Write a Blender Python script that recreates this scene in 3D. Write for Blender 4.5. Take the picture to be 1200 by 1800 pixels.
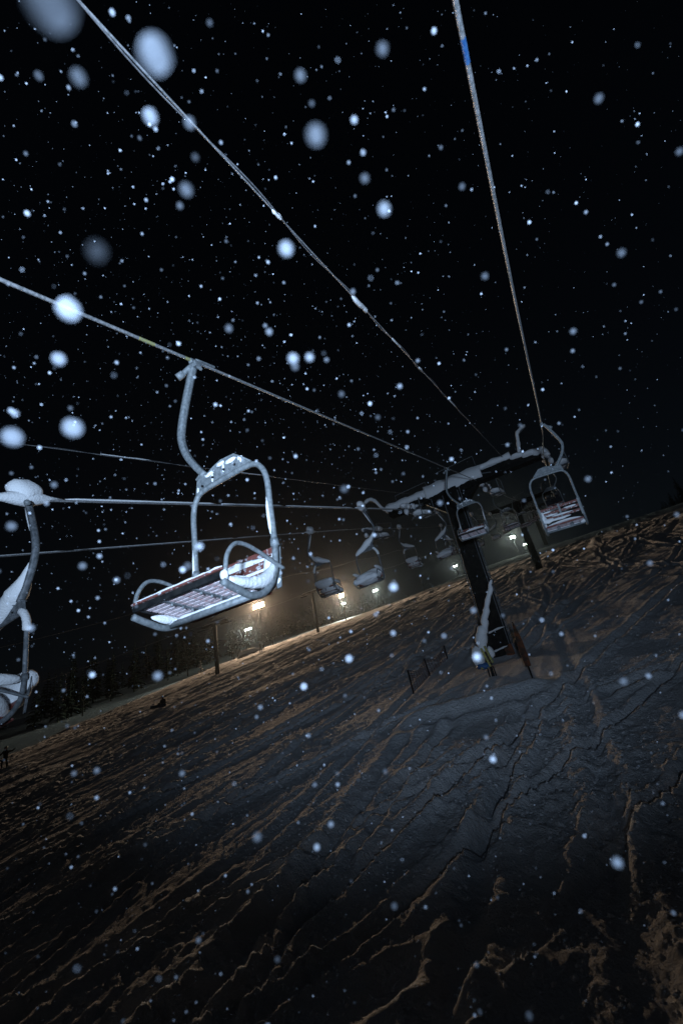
import bpy, bmesh, math, random
import numpy as np
from mathutils import Vector, Matrix
random.seed(7); rng = np.random.default_rng(11)
sc = bpy.context.scene; col = sc.collection
for o in list(bpy.data.objects): bpy.data.objects.remove(o)

# ---------------------------------------------------------------- camera
# camera at the origin; x = right across the slope, y = uphill, z = up
FPX = 800.0                                   # focal length in pixels of the 1200 px wide photograph (16 mm on 24 mm)
_u = np.array([-330., -1650., FPX]); _u /= np.linalg.norm(_u)
_d = np.array([375., 3., FPX]); _d /= np.linalg.norm(_d)
_s = np.cross(_d, _u); _s /= np.linalg.norm(_s)
_F = _d - np.dot(_d, _u)*_u; _F /= np.linalg.norm(_F)
RM = np.array([_s, _F, _u])                   # camera (right, down, forward) -> world
def ray(px, py): return RM @ np.array([px-600., py-900., FPX])
def at(px, py, y):                            # the point on the sight line at distance y uphill
    r = ray(px, py); return Vector(r/r[1]*y)
cd = bpy.data.cameras.new('camera'); cam = bpy.data.objects.new('camera', cd); col.objects.link(cam)
cd.sensor_fit = 'HORIZONTAL'; cd.sensor_width = 24; cd.lens = 16
cd.clip_start = 0.02; cd.clip_end = 2000
cd.dof.use_dof = True; cd.dof.focus_distance = 7.0; cd.dof.aperture_fstop = 2.2
X, Y, Z = RM[:, 0], -RM[:, 1], -RM[:, 2]
cam.matrix_world = Matrix(((X[0], Y[0], Z[0], 0), (X[1], Y[1], Z[1], 0), (X[2], Y[2], Z[2], 0), (0, 0, 0, 1)))
sc.camera = cam
# ---------------------------------------------------------------- world, faint night light, flash
w = bpy.data.worlds.new('World'); sc.world = w; w.use_nodes = True
nt = w.node_tree; bgn = nt.nodes['Background']
sky = nt.nodes.new('ShaderNodeTexSky'); sky.sky_type = 'NISHITA'; sky.sun_disc = False
sky.sun_elevation = math.radians(20); sky.sun_rotation = math.radians(-150)
nt.links.new(sky.outputs[0], bgn.inputs[0]); bgn.inputs[1].default_value = 0.0008
def light(name, kind, loc, energy, color=(1, 1, 1), **k):
    d = bpy.data.lights.new(name, kind); d.energy = energy; d.color = color
    for a, b in k.items(): setattr(d, a, b)
    o = bpy.data.objects.new(name, d); o.location = loc; col.objects.link(o); return o
fill_sun = light('night_fill', 'SUN', (0, 0, 50), 0.006, (0.75, 0.85, 1), angle=math.radians(12))  # faint sun added as cool ambient fill; the scene has no moon
fill_sun.rotation_euler = (math.radians(70), 0, math.radians(-30))
FLASH = Vector((0.9, -2.4, -0.25))
fl = light('camera_flash', 'SPOT', FLASH, 5200, (0.53, 0.73, 1.0), spot_size=math.radians(112), spot_blend=1.0, shadow_soft_size=0.2)
aim = Vector(ray(605, 622)).normalized()
fl.rotation_euler = aim.to_track_quat('-Z', 'Y').to_euler()
sc.view_settings.view_transform = 'Standard'; sc.view_settings.look = 'None'
sc.view_settings.exposure = 0; sc.view_settings.gamma = 1; sc.view_settings.use_curve_mapping = False
sc.render.engine = 'CYCLES'
sc.cycles.use_denoising = True
sc.cycles.max_bounces = 5; sc.cycles.diffuse_bounces = 2; sc.cycles.volume_bounces = 0; sc.cycles.transparent_max_bounces = 12
sc.cycles.sample_clamp_indirect = 2.0
HAZE = 0.00014

# ---------------------------------------------------------------- materials
def mat(name, c, rough=0.7, metal=0.0, c2=None, scale=8, bump=0.0, bscale=60, lo=0.4, hi=0.6, detail=6, stretch=None, spec=0.5):
    m = bpy.data.materials.new(name); m.use_nodes = True; t = m.node_tree; n = t.nodes; b = n['Principled BSDF']
    b.inputs['Roughness'].default_value = rough; b.inputs['Metallic'].default_value = metal
    b.inputs['Specular IOR Level'].default_value = spec
    b.inputs['Base Color'].default_value = (*c, 1)
    tc = n.new('ShaderNodeTexCoord'); vec = tc.outputs['Object']
    if stretch:
        mp = n.new('ShaderNodeMapping'); mp.inputs['Scale'].default_value = stretch; t.links.new(vec, mp.inputs[0]); vec = mp.outputs[0]
    if c2:
        tx = n.new('ShaderNodeTexNoise'); tx.inputs['Scale'].default_value = scale; tx.inputs['Detail'].default_value = detail
        t.links.new(vec, tx.inputs[0])
        r = n.new('ShaderNodeValToRGB'); r.color_ramp.elements[0].position = lo; r.color_ramp.elements[1].position = hi
        r.color_ramp.elements[0].color = (*c, 1); r.color_ramp.elements[1].color = (*c2, 1)
        t.links.new(tx.outputs[0], r.inputs[0]); t.links.new(r.outputs[0], b.inputs['Base Color'])
    if bump:
        tb = n.new('ShaderNodeTexNoise'); tb.inputs['Scale'].default_value = bscale; tb.inputs['Detail'].default_value = 5
        t.links.new(vec, tb.inputs[0]); bp = n.new('ShaderNodeBump'); bp.inputs['Strength'].default_value = bump
        bp.inputs['Distance'].default_value = 0.02
        t.links.new(tb.outputs[0], bp.inputs['Height']); t.links.new(bp.outputs[0], b.inputs['Normal'])
    return m
def emis(name, c, s):
    m = bpy.data.materials.new(name); m.use_nodes = True; b = m.node_tree.nodes['Principled BSDF']
    b.inputs['Base Color'].default_value = (.2, .2, .2, 1); b.inputs['Emission Color'].default_value = (*c, 1); b.inputs['Emission Strength'].default_value = s
    return m
M = dict(
    steel=mat('galvanised_steel', (.12, .135, .145), .55, .15, (.25, .27, .285), 30, .25, 120, .3, .7),
    steel_dk=mat('weathered_steel', (.09, .10, .11), .6, .1, (.17, .18, .195), 20, .2, 90),
    black=mat('dark_painted_steel', (.008, .009, .01), .5, 0, (.02, .02, .02), 12, .3, 50, spec=.15),
    red=mat('red_painted_wood', (.16, .05, .04), .6, 0, (.55, .54, .57), 26, .5, 60, .57, .66, 8, (1, 3, 1)),
    red2=mat('red_snowy_wood', (.30, .10, .085), .65, 0, (.72, .62, .65), 22, .6, 70, .28, .52, 8, (.6, 3, 2)),
    red3=mat('dark_red_wood', (.16, .035, .025), .6, 0, (.3, .2, .2), 10, .4, 60, .5, .75, 8, (1, 3, 3)),
    snow=mat('fresh_snow', (.80, .81, .84), .85, 0, None, 1, .6, 40, spec=.2),
    rope=mat('wire_rope_steel', (.22, .23, .24), .45, .4, (.40, .40, .42), 40, .2, 300),
    yrope=mat('yellow_rope_paint', (.36, .34, .12), .55, .1, (.25, .25, .16), 60),
    blue=mat('blue_paint', (.02, .09, .26), .5, 0, (.05, .14, .32), 40),
    tower=mat('tower_dark_paint', (.010, .0095, .009), .6, .0, (.03, .026, .022), 6, .3, 30, .5, .8, spec=.12),
    rust=mat('rusty_orange_board', (.20, .06, .02), .8, 0, (.05, .03, .02), 5, .6, 40),
    rubber=mat('black_rubber', (.02, .02, .02), .8),
    cable=mat('cable_sheath', (.10, .10, .11), .5, 0, (.18, .18, .19), 30),
    yellow=mat('yellow_padding', (.42, .38, .06), .6, 0, (.25, .24, .1), 10),
    net=mat('dark_red_net', (.10, .03, .03), .9),
    bark=mat('dark_bark', (.035, .028, .022), .9, 0, (.06, .05, .04), 20, .6, 40),
    leaf=mat('conifer_needles', (.022, .035, .022), .85, 0, (.05, .06, .045), 3, 0, 1),
    leafs=mat('snow_dusted_needles', (.05, .06, .05), .85, 0, (.65, .67, .7), 1.5, 0, 1, .45, .6),
    cloth=mat('black_ski_clothing', (.012, .012, .014), .9, 0, (.03, .03, .035), 20),
    cloth2=mat('dark_green_clothing', (.03, .045, .03), .9),
    skin=mat('face_skin', (.35, .22, .17), .6),
    board=mat('snowboard_base', (.03, .05, .08), .3),
    warm=emis('sodium_lamp_glass', (1, .66, .32), 90), cool=emis('metal_halide_lamp_glass', (.85, 1, .9), 90),
    lamp=mat('lamp_housing', (.12, .12, .12), .5, .3),
)
# ---------------------------------------------------------------- geometry helpers
def fin(o, label=None, cat=None, group=None, kind=None):
    if label: o['label'] = label
    if cat: o['category'] = cat
    if group: o['group'] = group
    if kind: o['kind'] = kind
    return o
def empty(name, loc=(0, 0, 0), rot=(0, 0, 0)):
    o = bpy.data.objects.new(name, None); o.location = loc; o.rotation_euler = rot; o.empty_display_size = .2; col.objects.link(o); return o
class MB:
    def __init__(s): s.v = []; s.f = []
    def add(s, v, f):
        n = len(s.v); s.v += [tuple(p) for p in v]; s.f += [tuple(i+n for i in q) for q in f]; return s
    def box(s, c, size, rot=None, taper=1.0):
        hx, hy, hz = [a/2 for a in size]; v = []
        for z in (-1, 1):
            k = taper if z > 0 else 1
            for x, y in ((-1, -1), (1, -1), (1, 1), (-1, 1)): v.append(Vector((x*hx*k, y*hy*k, z*hz)))
        if rot is not None: v = [rot @ p for p in v]
        c = Vector(c)
        return s.add([p+c for p in v], [(0, 3, 2, 1), (4, 5, 6, 7), (0, 1, 5, 4), (1, 2, 6, 5), (2, 3, 7, 6), (3, 0, 4, 7)])
    def bar(s, a, b, wd, dp=None, up=(0, 0, 1)):
        a, b = Vector(a), Vector(b); d = (b-a); L = d.length; d.normalize(); u = Vector(up)
        if abs(d.dot(u)) > .98: u = Vector((0, 1, 0))
        x = d.cross(u).normalized(); z = x.cross(d)
        rot = Matrix((x, d, z)).transposed()
        return s.box((a+b)/2, (wd, L, dp or wd), rot)
    def tube(s, path, r, n=10, square=False, sq=(1, 1), jitter=0, cap=True, up=None):
        path = [Vector(p) for p in path]; N = len(path)
        R = r if hasattr(r, '__len__') else [r]*N
        v = []; f = []; ref = Vector(up) if up else None; prev = None
        for i, p in enumerate(path):
            d = (path[min(i+1, N-1)]-path[max(i-1, 0)]).normalized()
            if prev is None:
                u = ref if ref else (Vector((0, 0, 1)) if abs(d.z) < .9 else Vector((0, 1, 0)))
            else: u = ref if ref else prev
            x = d.cross(u)
            if x.length < 1e-4: x = d.cross(Vector((1, .1, 0)))
            x.normalize(); z = x.cross(d); prev = z
            for k in range(n):
                a = 2*math.pi*(k+.5)/n; ca, sa = math.cos(a), math.sin(a)
                if square:
                    m = max(abs(ca), abs(sa)); m = m**.85; ca /= m; sa /= m
                j = 1+random.uniform(-jitter, jitter)
                v.append(p+(x*ca*sq[0]+z*sa*sq[1])*R[i]*j)
        for i in range(N-1):
            for k in range(n):
                a, b = i*n+k, i*n+(k+1) % n; f.append((a, b, b+n, a+n))
        if cap: f.append(tuple(range(n))[::-1]); f.append(tuple((N-1)*n+k for k in range(n)))
        return s.add(v, f)
    def blob(s, c, size, n=12, m=8, j=.08, seed=0, flat=-1.0):
        rr = random.Random(seed*31+5); v = []; f = []; c = Vector(c)
        ph = [rr.uniform(0, 6.28) for _ in range(6)]
        for i in range(m+1):
            th = math.pi*i/m
            for k in range(n):
                a = 2*math.pi*k/n
                q = 1+j*(math.sin(2*a+ph[0]+th*2)+.6*math.sin(3*a+ph[1]-th*3)+.5*math.sin(5*a+ph[2]+th*4))
                z = math.cos(th)
                v.append(c+Vector((size[0]*math.sin(th)*math.cos(a)*q, size[1]*math.sin(th)*math.sin(a)*q, size[2]*max(z, flat)*q)))
        for i in range(m):
            for k in range(n):
                a, b = i*n+k, i*n+(k+1) % n; f.append((a, a+n, b+n, b))
        return s.add(v, f)
    def build(s, name, m, parent=None, smooth=False, bevel=0):
        me = bpy.data.meshes.new(name); me.from_pydata(s.v, [], s.f); me.materials.append(m if not isinstance(m, str) else M[m])
        if smooth: me.polygons.foreach_set('use_smooth', [True]*len(me.polygons))
        o = bpy.data.objects.new(name, me); col.objects.link(o)
        if parent: o.parent = parent
        if bevel:
            b = o.modifiers.new('bevel', 'BEVEL'); b.width = bevel; b.segments = 2; b.limit_method = 'ANGLE'
        return o
def spline(pts, n=6):
    P = [Vector(p) for p in pts]; P = [P[0]*2-P[1]]+P+[P[-1]*2-P[-2]]; out = []
    for i in range(1, len(P)-2):
        for k in range(n):
            t = k/n; a, b, c, d = P[i-1], P[i], P[i+1], P[i+2]
            out.append(.5*((2*b)+(c-a)*t+(2*a-5*b+4*c-d)*t*t+(3*b-a-3*c+d)*t**3))
    out.append(P[-2]); return out
def copy_tree(o, parent=None):
    c = o.copy(); col.objects.link(c)
    if parent: c.parent = parent
    for ch in [q for q in o.children]: copy_tree(ch, c)
    return c

# ---------------------------------------------------------------- terrain
TAB = rng.random((256, 256))
def vnoise(x, y):
    xi = np.floor(x).astype(int); yi = np.floor(y).astype(int); fx = x-xi; fy = y-yi
    fx = fx*fx*(3-2*fx); fy = fy*fy*(3-2*fy)
    g = lambda a, b: TAB[(a*7+b*3) & 255, (b*5+a) & 255]
    return (g(xi, yi)*(1-fx)+g(xi+1, yi)*fx)*(1-fy)+(g(xi, yi+1)*(1-fx)+g(xi+1, yi+1)*fx)*fy
def fbm(x, y, o=4):
    s = 0; a = .5
    for k in range(o): s = s+a*vnoise(x*2**k+17.3*k, y*2**k-9.1*k); a *= .5
    return s
def sstep(a, b, x): t = np.clip((x-a)/(b-a), 0, 1); return t*t*(3-2*t)
EY = [-200, 0, 26, 45, 71, 87, 96, 127, 160, 230, 400, 900]; EX = [-58, -52, -52, -60, -60, -48, -40, -33, -28, -25, -20, -15]
NT = 150
TR = [(rng.uniform(-60, 14), rng.uniform(-.12, .5) if rng.random() < .6 else rng.uniform(-.3, .9), rng.uniform(.3, 3), rng.uniform(6, 22), rng.uniform(0, 6.3), rng.uniform(.08, .19), rng.uniform(.10, .22)) for _ in range(NT)]
FLOORS = []
def height(x, y, fine=True):
    x = np.asarray(x, float); y = np.asarray(y, float)
    z = .29*y-4.2-.00045*np.clip(y-150, 0, 400)**2
    e = np.interp(y, EY, EX)+3*(fbm(x*0, y*.06, 2)-.5)
    on = sstep(-7, 0, x-e)                                    # 1 on the near slope, 0 on the far piste
    z = z-3.0*(1-on)-.0*x
    z = z+np.clip(-128-x, 0, 400)*.12+np.clip(x-45, 0, 400)*.10
    z = z+.6*(fbm(x*.05+3, y*.05, 3)-.45)*on
    if fine:
        near = on*(1-sstep(90, 260, np.hypot(x, y)))
        # smooth wind-scoured apron around the tower foot
        ap = np.exp(-(((x+4.1)/3.6)**2+((y-18.6)/3.3)**2)**1.5)
        drf = np.exp(-((y-14-.26*(x+6.2))/1.6)**2)*sstep(-7.2, -5.6, x)*(1-sstep(-2.6, -1.2, x)); rough = near*(1-.92*ap)*(1-.8*drf)
        # direction of travel swings to the right on the right-hand side
        sw = .10+.50*sstep(-22, 2, x-.35*(y-8))
        wx = 2.6*(fbm(x*.13, y*.10, 2)-.5); wy = 2*(fbm(x*.1+9, y*.1+4, 2)-.5)
        u = (x-sw*y*.9)+wx; v = y+wy
        rdg = lambda q, e=.012: 1-np.sqrt((2*q-1)**2+e)
        u2 = u+.30*(fbm(x*.5, y*.25, 2)-.5)+.03*(vnoise(x*3.1, y*2.3)-.5)
        n1 = rdg(vnoise(u2*1.5, v*.10), .03); n2 = rdg(vnoise(u2*4.1+8, v*.17+3), .04); n3 = rdg(vnoise(u2*9+2, v*.32), .06)
        pm = .15+.85*sstep(.36, .60, fbm(x*.16+40, y*.11+7, 3)); pm2 = .2+.8*sstep(.38, .58, fbm(x*.3+4, y*.22+70, 3)); nearf = .55+.45*sstep(14, 34, np.hypot(x, y))
        n0 = rdg(vnoise(u*.38+5, v*.045+2), .02); fr = sstep(30, 70, np.hypot(x, y)); z = z+rough*fr*(.35*n0**3+.22*n1**3)
        z = z+rough*nearf*(.10*n1**2*pm+.08*n2**2*pm2+.10*n3**2*pm)+.05*nearf*rough*rdg(vnoise(u2*13+5, v*1.1), .08)**2*pm2
        # chopped powder with turns on the right
        mg = sstep(-9, -1, x-.1*y)*rough
        a1 = rdg(fbm(x*.42+wx*.9, y*.34+wy*.9, 3)+.03, .01)
        z = z+mg*(.13*np.clip(a1, 0, 1)**5+.03*fbm(x*2.2, y*2.2, 3))
        for (x0, sl, A, L, ph, dp, wd) in TR:
            c = x0+sl*(y-10)+A*np.sin(y/L+ph); q = (x-c)/wd
            msk = np.abs(q) < 4; qq = q[msk]
            amp = rough[msk]*np.clip(.5+np.sin(y[msk]/L*1.7+ph*3), 0, 1)
            dz = amp*dp*(-np.exp(-qq*qq)+.55*np.exp(-(np.abs(qq)-1.7)**2*1.6)*(1+.5*(TAB[(np.floor(y[msk]*9).astype(int)) & 255, 3]-.5)))
            z[msk] += dz
        cr = .45+.9*sstep(.4, .62, fbm(x*.35+11, y*.35+50, 3)); z = z+rough*cr*(.07*fbm(x*3.5, y*3.5, 4)+.055*vnoise(x*8, y*8)**2+.035*vnoise(x*19, y*19)**2)
        z = z+1.0*ap*0
        # smooth drift crest below the tower and its shadowed trough
        # broad smooth ski-track floors pressed into the powder
        for (xa, ya_, xb, yb, wd, dp) in FLOORS:
            L_ = math.hypot(xb-xa, yb-ya_); ux, uy = (xb-xa)/L_, (yb-ya_)/L_; al = (x-xa)*ux+(y-ya_)*uy; ac = (x-xa)*uy-(y-ya_)*ux+.12*np.sin(al*1.3)
            e_ = sstep(-.5, .5, al)*(1-sstep(L_-.5, L_+.5, al)); m_ = (np.abs(ac) < 4*wd) & (e_ > 0)
            z[m_] += e_[m_]*(dp*.8*np.exp(-((ac[m_]-1.5*wd)/(.5*wd))**2)-.6*dp*np.exp(-(ac[m_]/wd)**2)+dp*.5*np.exp(-((ac[m_]+1.5*wd)/(.4*wd))**2))
        t = (x+6.2)/(4.3); yc = 14.0+1.1*t; inside = sstep(-.08, .12, t)*(1-sstep(.85, 1.1, t))
        z = z+inside*(.34*np.exp(-((y-yc)/.38)**2)-.08*np.exp(-((y-yc-1.1)/.7)**2)+.14*np.exp(-((y-yc+1.0)/.3)**2))
        z = z-.25*np.exp(-(((x+4.1)/1.6)**2+((y-20.6)/1.4)**2))
        far = (1-on)*(1-sstep(-132, -120, -np.abs(x)))
        z = z+(1-on)*.05*(fbm(x*.5, y*.08, 3))
    return z
def hz(x, y): return float(height(np.array([float(x)]), np.array([float(y)]))[0])
def hit(px, py):
    d = ray(px, py); d = d/np.linalg.norm(d); t = 4.0
    while t < 600:
        p = d*t
        if p[2] < float(height(np.array([p[0]]), np.array([p[1]]), False)[0]): break
        t *= 1.004
    return Vector((p[0], p[1], hz(p[0], p[1])))
for qa, qb, wd, dp in (((690, 1625), (890, 1470), .22, .13), (((770), 1735), (960, 1675), .3, .12), ((690, 1392), (800, 1325), .2, .10), ((600, 1800), (760, 1735), .25, .1), ((840, 1530), (960, 1240), .12, .12), ((620, 1560), (900, 1330), .12, .10), ((1060, 1590), (1110, 1440), .25, .16), ((1070, 1230), (1190, 1180), .2, .16)):
    a_, b_ = hit(*qa), hit(*qb); FLOORS.append((a_.x, a_.y, b_.x, b_.y, wd, dp))
az = np.concatenate([np.arange(-180, -82, 3.0), np.arange(-82, 32, .2), np.arange(32, 181, 3.0)])
rr_ = np.concatenate([[0.3, 1.2, 2.2], np.geomspace(3.2, 140, 800), np.geomspace(143, 700, 60)])
A_, R_ = np.meshgrid(np.radians(az), rr_); GX = (R_*np.sin(A_)); GY = (R_*np.cos(A_))
GZ = height(GX.ravel(), GY.ravel()).reshape(GX.shape)
nr, na = GX.shape
me = bpy.data.meshes.new('snow_slope')
co = np.stack([GX, GY, GZ], -1).reshape(-1, 3)
i, j = np.meshgrid(np.arange(nr-1), np.arange(na-1), indexing='ij'); a = (i*na+j).ravel()
q = np.stack([a, a+na, a+na+1, a+1], -1)
me.vertices.add(len(co)); me.vertices.foreach_set('co', co.ravel())
me.loops.add(q.size); me.loops.foreach_set('vertex_index', q.ravel().astype(np.int32))
me.polygons.add(len(q)); me.polygons.foreach_set('loop_start', np.arange(0, q.size, 4, dtype=np.int32)); me.polygons.foreach_set('loop_total', np.full(len(q), 4, np.int32))
me.polygons.foreach_set('use_smooth', np.ones(len(q), bool)); me.update(calc_edges=True)
gm = mat('trodden_snow', (.74, .76, .80), .8, 0, (.82, .83, .86), .8, .0, 20, spec=.25)
t = gm.node_tree; b = t.nodes['Principled BSDF']; tc = t.nodes.new('ShaderNodeTexCoord')
n1 = t.nodes.new('ShaderNodeTexNoise'); n1.inputs['Scale'].default_value = 9; n1.inputs['Detail'].default_value = 8; n1.inputs['Roughness'].default_value = .72
n2 = t.nodes.new('ShaderNodeTexVoronoi'); n2.inputs['Scale'].default_value = 30
mx = t.nodes.new('ShaderNodeMath'); mx.operation = 'MULTIPLY_ADD'; mx.inputs[1].default_value = -.15
t.links.new(tc.outputs['Object'], n1.inputs[0]); t.links.new(tc.outputs['Object'], n2.inputs[0])
t.links.new(n2.outputs[0], mx.inputs[0]); t.links.new(n1.outputs[0], mx.inputs[2])
bp = t.nodes.new('ShaderNodeBump'); bp.inputs['Strength'].default_value = 1.0; bp.inputs['Distance'].default_value = .10
t.links.new(mx.outputs[0], bp.inputs['Height']); t.links.new(bp.outputs[0], b.inputs['Normal'])
me.materials.append(gm)
ground = bpy.data.objects.new('snow_slope', me); col.objects.link(ground); ground['kind'] = 'structure'

# broken lumps of snow thrown up by the skis
def clods(n):
    r = np.sqrt(rng.uniform(5.5**2, 30**2, n)); r = np.where(rng.random(n) < .55, rng.uniform(5.5, 16, n), r); a = np.radians(rng.uniform(-85, 25, n)); x = r*np.sin(a); y = r*np.cos(a)
    keep = fbm(x*.7+30, y*.7, 3) > .42; keep &= (((x+4.1)/3.6)**2+((y-18.6)/3.3)**2 > 1) & (x > -48); x = x[keep]; y = y[keep]; z = height(x, y); m = len(x)
    s = .009+.035*rng.random(m)**4
    V0 = np.array([[1, 0, 0], [-1, 0, 0], [0, 1, 0], [0, -1, 0], [0, 0, 1], [0, 0, -1.], [.6, .6, .6], [-.6, .6, -.5]]); F0 = np.array([[0, 6, 4], [2, 6, 0], [2, 1, 4], [4, 6, 2], [1, 3, 4], [3, 0, 4], [2, 0, 5], [7, 2, 5], [1, 7, 5], [2, 7, 1], [3, 1, 5], [0, 3, 5]])
    v = V0[None]*s[:, None, None]*rng.uniform(.5, 1.2, (m, 8, 3)); v[:, :, 2] *= .7; v += np.stack([x, y, z], -1)[:, None, :]
    f = F0[None]+np.arange(m)[:, None, None]*8
    me = bpy.data.meshes.new('snow_lumps'); me.from_pydata(v.reshape(-1, 3).tolist(), [], f.reshape(-1, 3).tolist()); me.materials.append(M['snow'])
    o = bpy.data.objects.new('snow_lumps', me); col.objects.link(o); o['kind'] = 'stuff'; o['label'] = 'small crumbled snow lumps scattered over the tracked slope'; o['category'] = 'snow'
clods(42000)
# ---------------------------------------------------------------- haul ropes
DY = .3268; RZ = 2.8
ROPES = dict(A=-2.72, B=.52, C=-5.95, D=-9.55)
ROPE0 = dict(A=2.97, B=2.79, C=2.615, D=2.91)
TY = 21.6                                            # tower position
def ropez(y, k='B'): return ROPE0[k]+DY*y-(.5*math.exp(-((y-11.5)/5.5)**2) if k == 'B' else 0)-(.4*math.sin(max(0, min(1, (y-TY)/40))*math.pi) if y > TY else 0)
def laid_rope(name, x, y0, ynear, y1, r, strands=6, key='A'):
    mb = MB(); ys = list(np.arange(y0, -1.5, .25))+list(np.arange(-1.5, ynear, .010))+list(np.arange(ynear, ynear+14, .12))+list(np.geomspace(ynear+14, y1, 60)); n = 18
    v = []; f = []; cs, sn = math.cos(math.atan(DY)), math.sin(math.atan(DY))
    for i_, y in enumerate(ys):
        tw = y*42.0 if y < ynear else 0
        for k in range(n):
            a = 2*math.pi*k/n; amp = .24 if y < ynear else .0
            rad = r*(1-amp+amp*abs(math.cos((a*strands+tw*strands/2)/2))*1.4)
            v.append((x+rad*math.cos(a), y-rad*math.sin(a)*sn, ropez(y, key)+rad*math.sin(a)*cs))
    for i_ in range(len(ys)-1):
        for k in range(n):
            a, b = i_*n+k, i_*n+(k+1) % n; f.append((a, b, b+n, a+n))
    mb.add(v, f); o = mb.build(name, 'rope', smooth=True); return o
rope_info = [('A', 'thick twisted steel haul rope carrying the big red slatted chair in front', 'rope over the nearest chair', .016),
    ('B', 'steel haul rope rising steeply to the top right with a blue painted mark', '', .0155),
    ('C', 'snow-topped steel haul rope crossing level behind the near chair from the left edge', '', .019),
    ('D', 'outermost lower left haul rope running to the far left sheaves of the tower', '', .016)]
ropes = {}
for k, lab, _, r in rope_info:
    o = laid_rope('haul_rope', ROPES[k], -9, 9, 190, r, key=k); fin(o, lab, 'cable', 'haul ropes of the paired chairlifts'); ropes[k] = o
def sleeve(parent, key, x, ya, yb, r, m, name):
    mb = MB(); ys = np.arange(ya, yb, .01); v = []; f = []; n = 18
    for y in ys:
        for k in range(n):
            a = 2*math.pi*k/n; rad = r*(.78+.30*abs(math.cos((a*6+y*126)/2)))
            v.append((x+rad*math.cos(a), y-rad*math.sin(a)*.31, ropez(y, key)+rad*math.sin(a)*.95))
    for i_ in range(len(ys)-1):
        for k in range(n):
            a, b = i_*n+k, i_*n+(k+1) % n; f.append((a, b, b+n, a+n))
    mb.add(v, f); mb.build(name, m, parent, True)
def y_on_rope(px, py, x):                            # y where the sight line's x equals the rope's x
    r = ray(px, py); return x/r[0]*r[1]
ya = 1.32
sleeve(ropes['B'], 'B', .52, y_on_rope(803, 50, .52)-.0 if ray(803, 50)[0] > 0 else .5, y_on_rope(803, 50, .52)+.16, .0168, 'blue', 'blue_mark')
sleeve(ropes['A'], 'A', -2.72, y_on_rope(243, 590, -2.72), y_on_rope(272, 603, -2.72), .0175, 'yrope', 'yellow_mark')
sleeve(ropes['A'], 'A', -2.72, 2.60, 2.72, .0175, 'yrope', 'yellow_mark')
# snow lying on rope C, in broken lengths
def rope_snow(parent, key, x, segs, wd, hh, off):
    for k, (a, b) in enumerate(segs):
        n = max(6, int((b-a)/.18)); pts = []; R = []
        for i_ in range(n+1):
            y = a+(b-a)*i_/n; pts.append((x+random.uniform(-.002, .002), y, ropez(y, key)+off)); R.append(wd*(.15 if i_ in (0, n) else random.uniform(.8, 1.15)))
        MB().tube(pts, R, 8, sq=(1, hh), up=(0, 0, 1)).build('rope_snow', 'snow', parent, True)
rope_snow(ropes['C'], 'C', ROPES['C'], [(-2, 2.2), (3.3, 6.4), (6.55, 8.9), (9.0, 13.2), (14.5, 18)], .017, 1.2, .030)
rope_snow(ropes['D'], 'D', ROPES['D'], [(1, 5.4), (5.6, 11), (11.2, 15.6), (16.6, 20)], .012, 1, .02)

# communication cables above the chairs
def comm_cable(x, z0, lab, bits, r=.0075):
    root = empty('signal_cable', (x, 0, z0)); fin(root, lab, 'cable')
    for nm, dx, dz, rr in (('carrier_wire', 0, 0, r), ('signal_line', .022, -.014, r*.75)):
        pts = []
        for y in list(np.arange(-8, 12, .12))+list(np.arange(12, 28, .5)):
            tw = y*3.2 if nm != 'carrier_wire' else 0
            pts.append((dx*math.cos(tw) if tw else 0, y, DY*y+dz*(math.sin(tw) if tw else 0)-.04*math.sin((y+8)/30*math.pi)))
        MB().tube(pts, rr, 8).build(nm, 'rope' if nm == 'carrier_wire' else 'cable', root, True)
    for (y, L, s) in bits:
        pts = [(0.0, y+L*(t-.5), DY*(y+L*(t-.5))-.01-.035*s*(1 if t < .6 else .55)) for t in np.linspace(0, 1, 9)]
        R = [.004]+[.02*s*random.uniform(.8, 1.2) for _ in range(7)]+[.004]
        MB().tube(pts, R, 8, sq=(.8, 1.3), up=(0, 0, 1)).build('cable_snow', 'snow', root, True)
    return root
def ycable(px, py, x, z0):
    r = ray(px, py); return x/r[0]*r[1]
XC, ZC = -1.15, 3.56
comm_cable(XC, ZC, 'thin double signal cable with clots of snow crossing the dark sky from the top left', [(ycable(486, 372, XC, ZC), .16, 1.0), (ycable(628, 520, XC, ZC), .5, 1.6), (ycable(695, 598, XC, ZC), .5, .8), (ycable(735, 638, XC, ZC), .25, .9), (ycable(790, 695, XC, ZC), 1.2, .8)])
comm_cable(-6.9, 4.1, 'faint thin signal cable running behind the nearest chair above the level rope', [(5, 1.2, .4), (9, 2, .4)], .005)

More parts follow.
